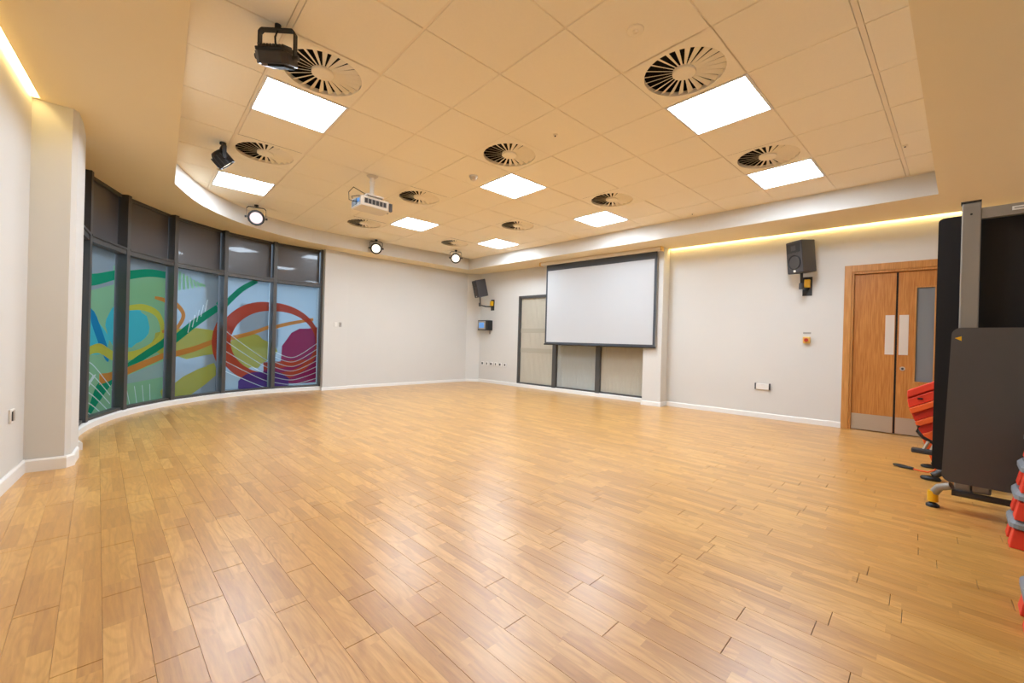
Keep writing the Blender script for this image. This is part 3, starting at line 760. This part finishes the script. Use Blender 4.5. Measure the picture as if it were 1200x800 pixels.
# small ceiling fittings
t = thing('smoke_detector', 'small round white smoke detector before the central ceiling light', 'smoke detector', ceilp(1.56, 1.58))
MB().lathe([(.05, .0), (.05, -.012), (.044, -.02)], MT['white'], n=24).build('base', t)
MB().lathe([(.038, -.018), (.032, -.045), (.02, -.055), (.001, -.056)], MT['offwhite'], n=24).build('chamber', t)
for (x, y, rad, lb) in ((.91, -.88, .05, 'flat round cream ceiling disc at the top, right of centre'), (1.51, .29, .022, 'tiny round ceiling sensor between the middle vent and the large light'), (4.53, .39, .022, 'tiny round ceiling sensor near the edge above the screen wall'),
                       (3.88, -1.84, .02, 'tiny dark clip on the ceiling grid at right')):
    t = thing('ceiling_sensor', lb, 'sensor', ceilp(x, y))
    MB().lathe([(rad, -.0), (rad, -.006), (rad*.8, -.009), (.001, -.009)], MT['tile'], n=20).build('rim', t)
    MB().lathe([(rad*.35, -.008), (rad*.3, -.016), (.001, -.016)], MT['dgrey'] if rad < .03 else MT['tile'], n=12).build('sensor', t)

# ------------------------------------------------------------------ PROJECTION SCREEN
PS = onR(3.70, .30)
ps = thing('projection_screen', 'large white pull-down projection screen with black border on the right wall', 'projection screen', (PS[0], PS[1], 0), RZ_R)
SW = 2.51
MB().b2((-.02, -.05, 2.595), (SW, .05, HS-.004), MT['offwhite']).build('housing', ps, bevel=.008)
MB().b2((-.045, -.052, 2.59), (-.02, .052, HS-.002), MT['ebox']).build('end_cap', ps); MB().b2((SW, -.052, 2.59), (SW+.02, .052, HS-.002), MT['ebox']).build('end_cap', ps)
x0, x1 = .11, 2.44
MB().b2((x0, -.002, .985), (x1, .002, 2.60), MT['screenb']).build('border', ps)
MB().b2((x0+.04, -.0035, 1.03), (x1-.042, -.0022, 2.475), MT['screen']).build('image_area', ps)
MB().cyl((x0-.015, 0, .985), (x1+.01, 0, .985), .014, MT['black'], n=12).build('bottom_bar', ps)

# ------------------------------------------------------------------ LOUDSPEAKERS
def speaker(label, yw, z_plate, reach, rz, tilt, W_=.25, D_=.25, H_=.43, side=0, zoff=.18):
    P = onR(yw); t = thing('loudspeaker', label, 'loudspeaker', (P[0], P[1], z_plate), RZ_R, 'wall loudspeakers')
    MB().b2((-.055, -.012, -.13), (.055, 0, .13), MT['black']).build('wall_plate', t)
    MB().b2((-.03, -.075, -.02), (.035, -.012, .09), MT['yellow']).build('yellow_bracket_cover', t, bevel=.006)
    T = Matrix.Translation((side, -reach, zoff+H_/2-.02)) @ Matrix.Rotation(rz, 4, 'Z') @ Matrix.Rotation(tilt, 4, 'X')
    MB().tube([(0, -.03, -.04), (side*.5, -reach*.55, -.05), (side, -reach*.95, -.03), (side, -reach, zoff)], .017, MT['black']).build('arm', t)
    MB().cyl((side, -reach, -.06), (side, -reach, .02), .028, MT['dgrey']).build('joint', t)
    w = W_/2; d = D_/2; h = H_/2
    MB().prism([(-w, -d), (w, -d), (w*.72, d), (-w*.72, d)], -h, h, MT['dgrey'], T).build('cabinet', t, bevel=.012)
    T2 = T @ Matrix.Translation((0, -d, 0)) @ Matrix.Rotation(R(90), 4, 'X')
    wf = MB().lathe([(w*.78, .004), (w*.78, .0), (w*.7, -.002), (w*.3, -.03), (.001, -.02)], MT['black'], n=28, T=T2 @ Matrix.Translation((0, -h*.32, .004)))
    wf.build('woofer', t)
    MB().b2((-w*.82, -d-.004, h*.28), (w*.82, -d-.001, h*.86), MT['black'], T).build('horn', t)
    MB().b2((-w*.3, -d-.03*0-.006, h*.42), (w*.3, -d-.004, h*.72), MT['dgrey'], T).build('horn_throat', t)
    MB().b2((-.018, -d-.006, -h*.93), (.018, -d-.002, -h*.80), MT['white'], T).build('badge', t)
    return t
speaker('grey wall loudspeaker between the screen and the double door', -.755, 1.90, .24, R(-38), R(6), side=-.04)
speaker('dark loudspeaker on a long arm in the far corner', 5.43, 1.88, .40, R(-20), R(14), side=-.03, W_=.26, D_=.26, H_=.40)

# ------------------------------------------------------------------ WALL FITTINGS
P = onR(5.46); t = thing('wall_control_box', 'black wall box with a small blue screen in the far corner', 'control box', (P[0], P[1], 1.27), RZ_R)
MB().b2((-.30, -.17, 0), (.04, 0, .24), MT['black']).build('case', t, bevel=.006)
MB().b2((-.285, -.176, .02), (-.03, -.17, .22), MT['lgrey']).build('bezel', t, bevel=.004)
MB().b2((-.25, -.179, .055), (-.075, -.176, .185), MT['bluescr']).build('display', t)
MB().cyl((.0, -.05, 0), (.0, -.05, -.09), .008, MT['dgrey'], n=8).build('hanging_plug', t)
wn_ = ['white twin wall socket nearest the chamfered corner, low under the control box', 'second small wall socket in the low row under the control box', 'third small wall socket in the low row under the control box', 'fourth small wall socket in the low row beside the grey window',
       'fifth small wall socket in the low row beside the grey window', 'last small wall socket in the low row, nearest the grey window']
for k_ in range(6):
    P = onR(5.72-.15*k_); t = thing('wall_socket', wn_[k_], 'wall socket', (P[0], P[1], .42), RZ_R, group='low wall sockets by the window')
    MB().b2((-.045, -.012, 0), (.045, 0, .088), MT['white']).build('face_plate', t, bevel=.003)
    MB().b2((-.018 if k_ % 2 else -.035, -.016, .02), (.012, -.012, .07), MT['dgrey']).build('switch', t)
P = onR(-.25); t = thing('wall_socket', 'white twin wall socket with dark ends, low beneath the red stop button', 'wall socket', (P[0], P[1], .42), RZ_R)
MB().b2((-.085, -.03, 0), (.085, 0, .085), MT['white']).build('box', t, bevel=.004)
for s in (-1, 1): MB().b2((s*.09-.008, -.034, -.002), (s*.09+.008, 0, .09), MT['dgrey']).build('end_cap', t)
MB().b2((-.05, -.034, .045), (-.02, -.03, .07), MT['white']).b2((.02, -.034, .045), (.05, -.03, .07), MT['white']).build('switch', t)
P = onR(-.765); t = thing('emergency_stop', 'yellow box with a red stop button on the right wall below the loudspeaker', 'stop button', (P[0], P[1], 1.155), RZ_R)
MB().b2((-.042, -.05, -.045), (.042, 0, .045), MT['ebox']).build('box', t, bevel=.008)
MB().cyl((0, -.05, 0), (0, -.068, 0), .014, MT['dgrey']).cyl((0, -.068, 0), (0, -.085, 0), .026, MT['red_btn'], r1=.022).build('button', t)
MB().b2((-.045, -.003, .085), (.045, 0, .11), MT['lgrey']).build('notice_strip', t)
for X, m_, lb in ((1.565, MT['white'], 'white light switch on the end wall beside the curved window'), (1.655, MT['lgrey'], 'grey switch plate on the end wall, right of the white switch')):
    t = thing('light_switch', lb, 'light switch', (X, 5.88+.065*(X-1.345), 1.21), R(3.7))
    MB().b2((-.03 if m_ is MT['white'] else -.022, -.012, 0), (.03 if m_ is MT['white'] else .022, 0, .088), m_).build('face_plate', t, bevel=.003)
    MB().b2((-.01, -.017, .03), (.01, -.012, .06), MT['white'] if m_ is MT['white'] else MT['grey']).build('rocker', t)
t = thing('wall_socket', 'steel wall socket low on the left wall at the picture edge', 'wall socket', (LWX(1.93), 1.93, .41), RZ_L)
MB().b2((-.045, -.012, 0), (.045, 0, .088), MT['white']).build('face_plate', t, bevel=.003)
MB().b2((-.035, -.016, .015), (-.018, -.012, .075), MT['dgrey']).b2((-.01, -.0145, .01), (.035, -.012, .078), MT['steel']).build('insert', t)

# ------------------------------------------------------------------ ROLLAWAY FOLDED TABLE (right)
ft = thing('folded_table', 'tall black folded table on a grey wheeled frame at the right edge', 'folding table', (2.72, -2.80, 0))
# local: +Y toward the room centre, camera looks along +X
YR = -.95
MB().b2((-.0, .505, .10), (.05, .59, 2.005), MT['grey']).build('upright', ft, bevel=.006)
MB().b2((-.0, -.95, .10), (.05, -.865, 2.005), MT['grey']).build('upright', ft, bevel=.006)
MB().b2((.0, .505, 2.005), (.055, .595, 2.018), MT['black']).cyl((-.002, .548, 1.93), (-.008, .548, 1.93), .006, MT['black'], n=10).build('upright_cap', ft)
MB().b2((.005, -.865, 1.895), (.045, .505, 1.965), MT['grey']).build('top_rail', ft, bevel=.004)
MB().b2((-.0005, .26, 1.922), (.005, .38, 1.945), MT['white']).b2((-.001, .268, 1.929), (.0, .372, 1.938), MT['lgrey']).build('label_strip', ft)
MB().prism([(0, 0), (.022, 0), (.022, 1.62), (0, 1.62)], 0, 1, MT['black2'])
def rpanel(name, x0, x1, y0, y1, z0, z1, r, m, parent, shear=0, edge=None):
    mb = MB(); n = 6; P = []
    for cx, cy, a0 in ((y1-r, z1-r, 0), (y0+r, z1-r, 90), (y0+r, z0+r, 180), (y1-r, z0+r, 270)):
        for k_ in range(n+1):
            a = R(a0+90*k_/n); P.append((cx+r*math.cos(a), cy+r*math.sin(a)))
    k2 = len(P)
    sh = lambda y, z: y+shear*(z1-z)
    vs = [(x0, sh(y, z), z) for y, z in P]+[(x1, sh(y, z), z) for y, z in P]
    mb.add(vs, [tuple(range(k2)), tuple(reversed(range(k2, 2*k2)))], m)
    mb.add(vs, [(i, k2+i, k2+(i+1) % k2, (i+1) % k2) for i in range(k2)], edge or m)
    return mb.build(name, parent)
rpanel('rear_top', .16, .185, -.95, .70, .22, 1.965, .03, MT['black2'], ft)
rpanel('inner_board', .07, .09, -.86, .50, .9, 1.93, .02, MT['black2'], ft)
fp = rpanel('front_top', -.075, -.05, -.95, .618, .20, 1.195, .045, MT['tabletop'], ft, shear=.03, edge=MT['lgrey'])
MB().prism([(-.0, 0), (.03, .0), (.012, .03)], 0, .002, MT['yellow'], Matrix.Translation((-.076, .575, 1.14)) @ Matrix.Rotation(R(90), 4, 'Y')).build('warning_mark', fp)
MB().tube([(-.045, .60, .17), (-.02, .655, .14), (.0, .685, .085)], .024, MT['grey']).build('foot_bracket', ft)
MB().cyl((.0, .685, .105), (.0, .685, .035), .027, MT['yellow']).build('yellow_caster_cover', ft, bevel=.004)
MB().cyl((-.015, .685, .018), (.02, .685, .018), .018, MT['black']).lathe([(.034, .0), (.034, .014), (.02, .024)], MT['black'], n=18, T=Matrix.Translation((0, .685, 0))).build('caster', ft)
MB().tube([(-.02, .60, .125), (-.02, .1, .125), (-.02, -.9, .125)], .020, MT['dgrey']).build('base_tube', ft)
MB().b2((.0, .43, .14), (.06, .53, .24), MT['grey']).build('wheel_block', ft, bevel=.01)
MB().cyl((.03, -.9, .04), (.07, -.9, .04), .04, MT['black']).b2((.0, -.95, .06), (.09, -.85, .24), MT['dgrey']).build('wheel', ft)
MB().b2((.05, -.9, .16), (.16, -.86, .24), MT['dgrey']).b2((.05, .50, .22), (.16, .54, .26), MT['dgrey']).build('strut', ft)

# ------------------------------------------------------------------ STEP PLATFORM STACKS (right edge)
def make_step():
    t = thing('step_platform', '', 'exercise step')
    # local: long axis Y (0 = end toward the room, negative to the wall), width X
    w, L_ = .30, .66
    mb = MB(); P = [(0, 0)]
    def rr_(x0, x1, y0, y1, r, n=4):
        out = []
        for cx, cy, a0 in ((x1-r, y1-r, 0), (x0+r, y1-r, 90), (x0+r, y0+r, 180), (x1-r, y0+r, 270)):
            for k_ in range(n+1):
                a = R(a0+90*k_/n); out.append((cx+r*math.cos(a), cy+r*math.sin(a)))
        return out
    top = rr_(.02, w-.02, -L_+.02, -.015, .05); bot = rr_(0, w, -L_, 0, .05); n = len(top)
    vs = [(x, y, .105) for x, y in bot]+[(x, y, .128) for x, y in bot]+[(x, y, .15) for x, y in top]
    mb.add(vs, [tuple(reversed(range(n)))]+[(i, (i+1) % n, n+(i+1) % n, n+i) for i in range(n)]+[(n+i, n+(i+1) % n, 2*n+(i+1) % n, 2*n+i) for i in range(n)]+[tuple(range(2*n, 3*n))], MT['stepgrey'])
    for y in (-.10, -L_+.10): mb.b2((.04, y-.06, .03), (w-.04, y+.06, .105), MT['stepgrey'])
    mb.build('deck', t)
    for x in (.0, w-.11):
        for y in (-.115, -L_+.0):
            q = MB(); vs = []
            for z, g in ((0, .0), (.095, .016)):
                vs += [(x+g, y+g, z), (x+.11-g, y+g, z), (x+.11-g, y+.115-g, z), (x+g, y+.115-g, z)]
            q.add(vs, [(3, 2, 1, 0), (4, 5, 6, 7)]+[(i, (i+1) % 4, 4+(i+1) % 4, 4+i) for i in range(4)], MT['red'])
            q.build('riser', t, bevel=.004)
    return t
S0 = make_step(); first = True
stacks = [(2.22, [(-2.418, .0), (-2.434, .01), (-2.452, .0), (-2.475, .015)], 'far'), (1.16, [(-2.405, 0), (-2.425, 0)], 'near')]
nm = {'far': ['bottom grey and red step platform of the taller stack at the right edge', 'second grey and red step from the bottom of the taller right stack', 'third grey and red step from the bottom of the taller right stack', 'top grey and red step of the taller stack at the right edge'],
      'near': ['lower grey and red step platform nearest the viewer at the right edge', 'upper grey and red step platform nearest the viewer at the right edge']}
for X, lst, key in stacks:
    for k_, (Y, dx) in enumerate(lst):
        t = S0 if first else copy_tree(S0); first = False
        t.location = (X+dx, Y, .1505*k_); t['label'] = nm[key][k_]; t['group'] = 'stacked step platforms'

# ------------------------------------------------------------------ ORANGE STACK, STAND, RESISTANCE BAND
ob_ = thing('orange_barrier', 'red and orange ribbed plastic barrier leaning behind the black folded table', 'barrier', (4.15, -2.10, 0))
def sc(Y, z): return (-2.235+(Y+2.235)*1.048+2.10, max(.0, 1.03+(z-1.03)*1.048))
def YL(z): return -1.90 if z > .56 else -1.90-(.56-z)*.35
def slat(zl0, zl1, col, ins, name='slat', bev=.006):
    sl = .58; yr = -2.42
    P = [(YL(zl0), zl0), (YL(zl1), zl1), (yr, zl1+(YL(zl1)-yr)*sl*.55), (yr, zl0+(YL(zl0)-yr)*sl*.55)]
    if zl0 < .0: P[3] = (yr+.2, .0)
    P = [(YL(zl0), zl0), (YL(zl1), zl1), (-2.10, zl1+(YL(zl1)+2.10)*sl), (yr, zl1+(YL(zl1)+2.10)*sl), (yr, zl0+(YL(zl0)+2.10)*sl), (-2.10, zl0+(YL(zl0)+2.10)*sl)]
    Q = [sc(*p) for p in P]; n_ = len(Q); x0, x1 = ins, .17
    vs = [(x0, a, b) for a, b in Q]+[(x1, a, b) for a, b in Q]
    MB().add(vs, [tuple(range(n_)), tuple(reversed(range(n_, 2*n_)))]+[(i_, n_+i_, n_+(i_+1) % n_, (i_+1) % n_) for i_ in range(n_)], MT[col]).build(name, ob_, bevel=bev)
slat(.615, .68, 'red', .0); slat(.60, .615, 'red2', .02); slat(.525, .60, 'red', .008); slat(.475, .52, 'orange', -.01); slat(.41, .475, 'red2', .02); slat(.365, .408, 'orange', -.005); slat(.30, .365, 'red2', .02)
P = [(YL(.30), .30), (-2.10, .30+(YL(.30)+2.10)*.58), (-2.42, .38), (-2.20, .06), (-2.072, .06)]
Q = [sc(*p) for p in P]; n_ = len(Q)
vs = [(.0, a, b) for a, b in Q]+[(.16, a, b) for a, b in Q]
MB().add(vs, [tuple(reversed(range(n_))), tuple(range(n_, 2*n_))]+[((i_+1) % n_, n_+(i_+1) % n_, n_+i_, i_) for i_ in range(n_)], MT['orange']).build('lower_panel', ob_, bevel=.006)
MB().b2((-.006, .11, .59), (.004, .145, .605), MT['black']).build('handle_slot', ob_)

st = thing('exercise_stand', 'black and silver exercise stand with rounded rubber feet beside the folded table', 'exercise stand', (3.6, -2.2, 0))
MB().tube([(-.02, -.02, .14), (-.05, .05, .09), (-.08, .11, .035)], .026, MT['dgrey']).build('leg', st)
MB().lathe([(.038, 0), (.042, .010), (.036, .026), (.015, .032)], MT['black'], n=20, T=Matrix.Translation((-.08, .125, 0)) @ Matrix.Scale(1.5, 4, (0, 1, 0))).build('rubber_foot', st)
MB().tube([(.40, -.04, .13), (.41, .06, .09), (.42, .13, .03)], .022, MT['dgrey']).build('leg', st)
MB().lathe([(.036, 0), (.04, .010), (.033, .022), (.015, .028)], MT['black'], n=20, T=Matrix.Translation((.42, .15, 0)) @ Matrix.Scale(1.5, 4, (0, 1, 0))).build('rubber_foot', st)
MB().b2((.36, -.10, .12), (.42, .27, .165), MT['dgrey']).build('crossbar', st, bevel=.012)
for y in (.10, .145, .19): MB().cyl((.39, y, .155), (.39, y-.03, .235), .012, MT['steel'], n=12).build('silver_tube', st)
MB().tube([(.44, .23, .36), (.44, .235, .31), (.44, .20, .26), (.44, .13, .22), (.44, .05, .20)], .014, MT['black']).build('hook', st)
MB().b2((-.10, -.30, .11), (.42, -.02, .155), MT['black']).build('base', st, bevel=.01)

rb = thing('resistance_band', 'orange resistance band with a black loop handle lying on the floor', 'resistance band', (3.825, -1.885, 0))
hp = [(.0+.062*math.cos(R(a)), .028*math.sin(R(a)), .010) for a in range(0, 360, 24)]; hp.append(hp[0])
T = Matrix.Rotation(R(-118), 4, 'Z')
MB().tube(hp, .008, MT['black'], T=T).build('handle', rb)
MB().tube([(.055, .0, .012), (.085, .0, .012)], .012, MT['black'], T=T).build('grip_end', rb)
MB().tube([(.08, .0, .010), (.12, .01, .008), (.17, .03, .008), (.20, .06, .03), (.21, .08, .09)], .006, MT['orange'], T=T).build('cord', rb)
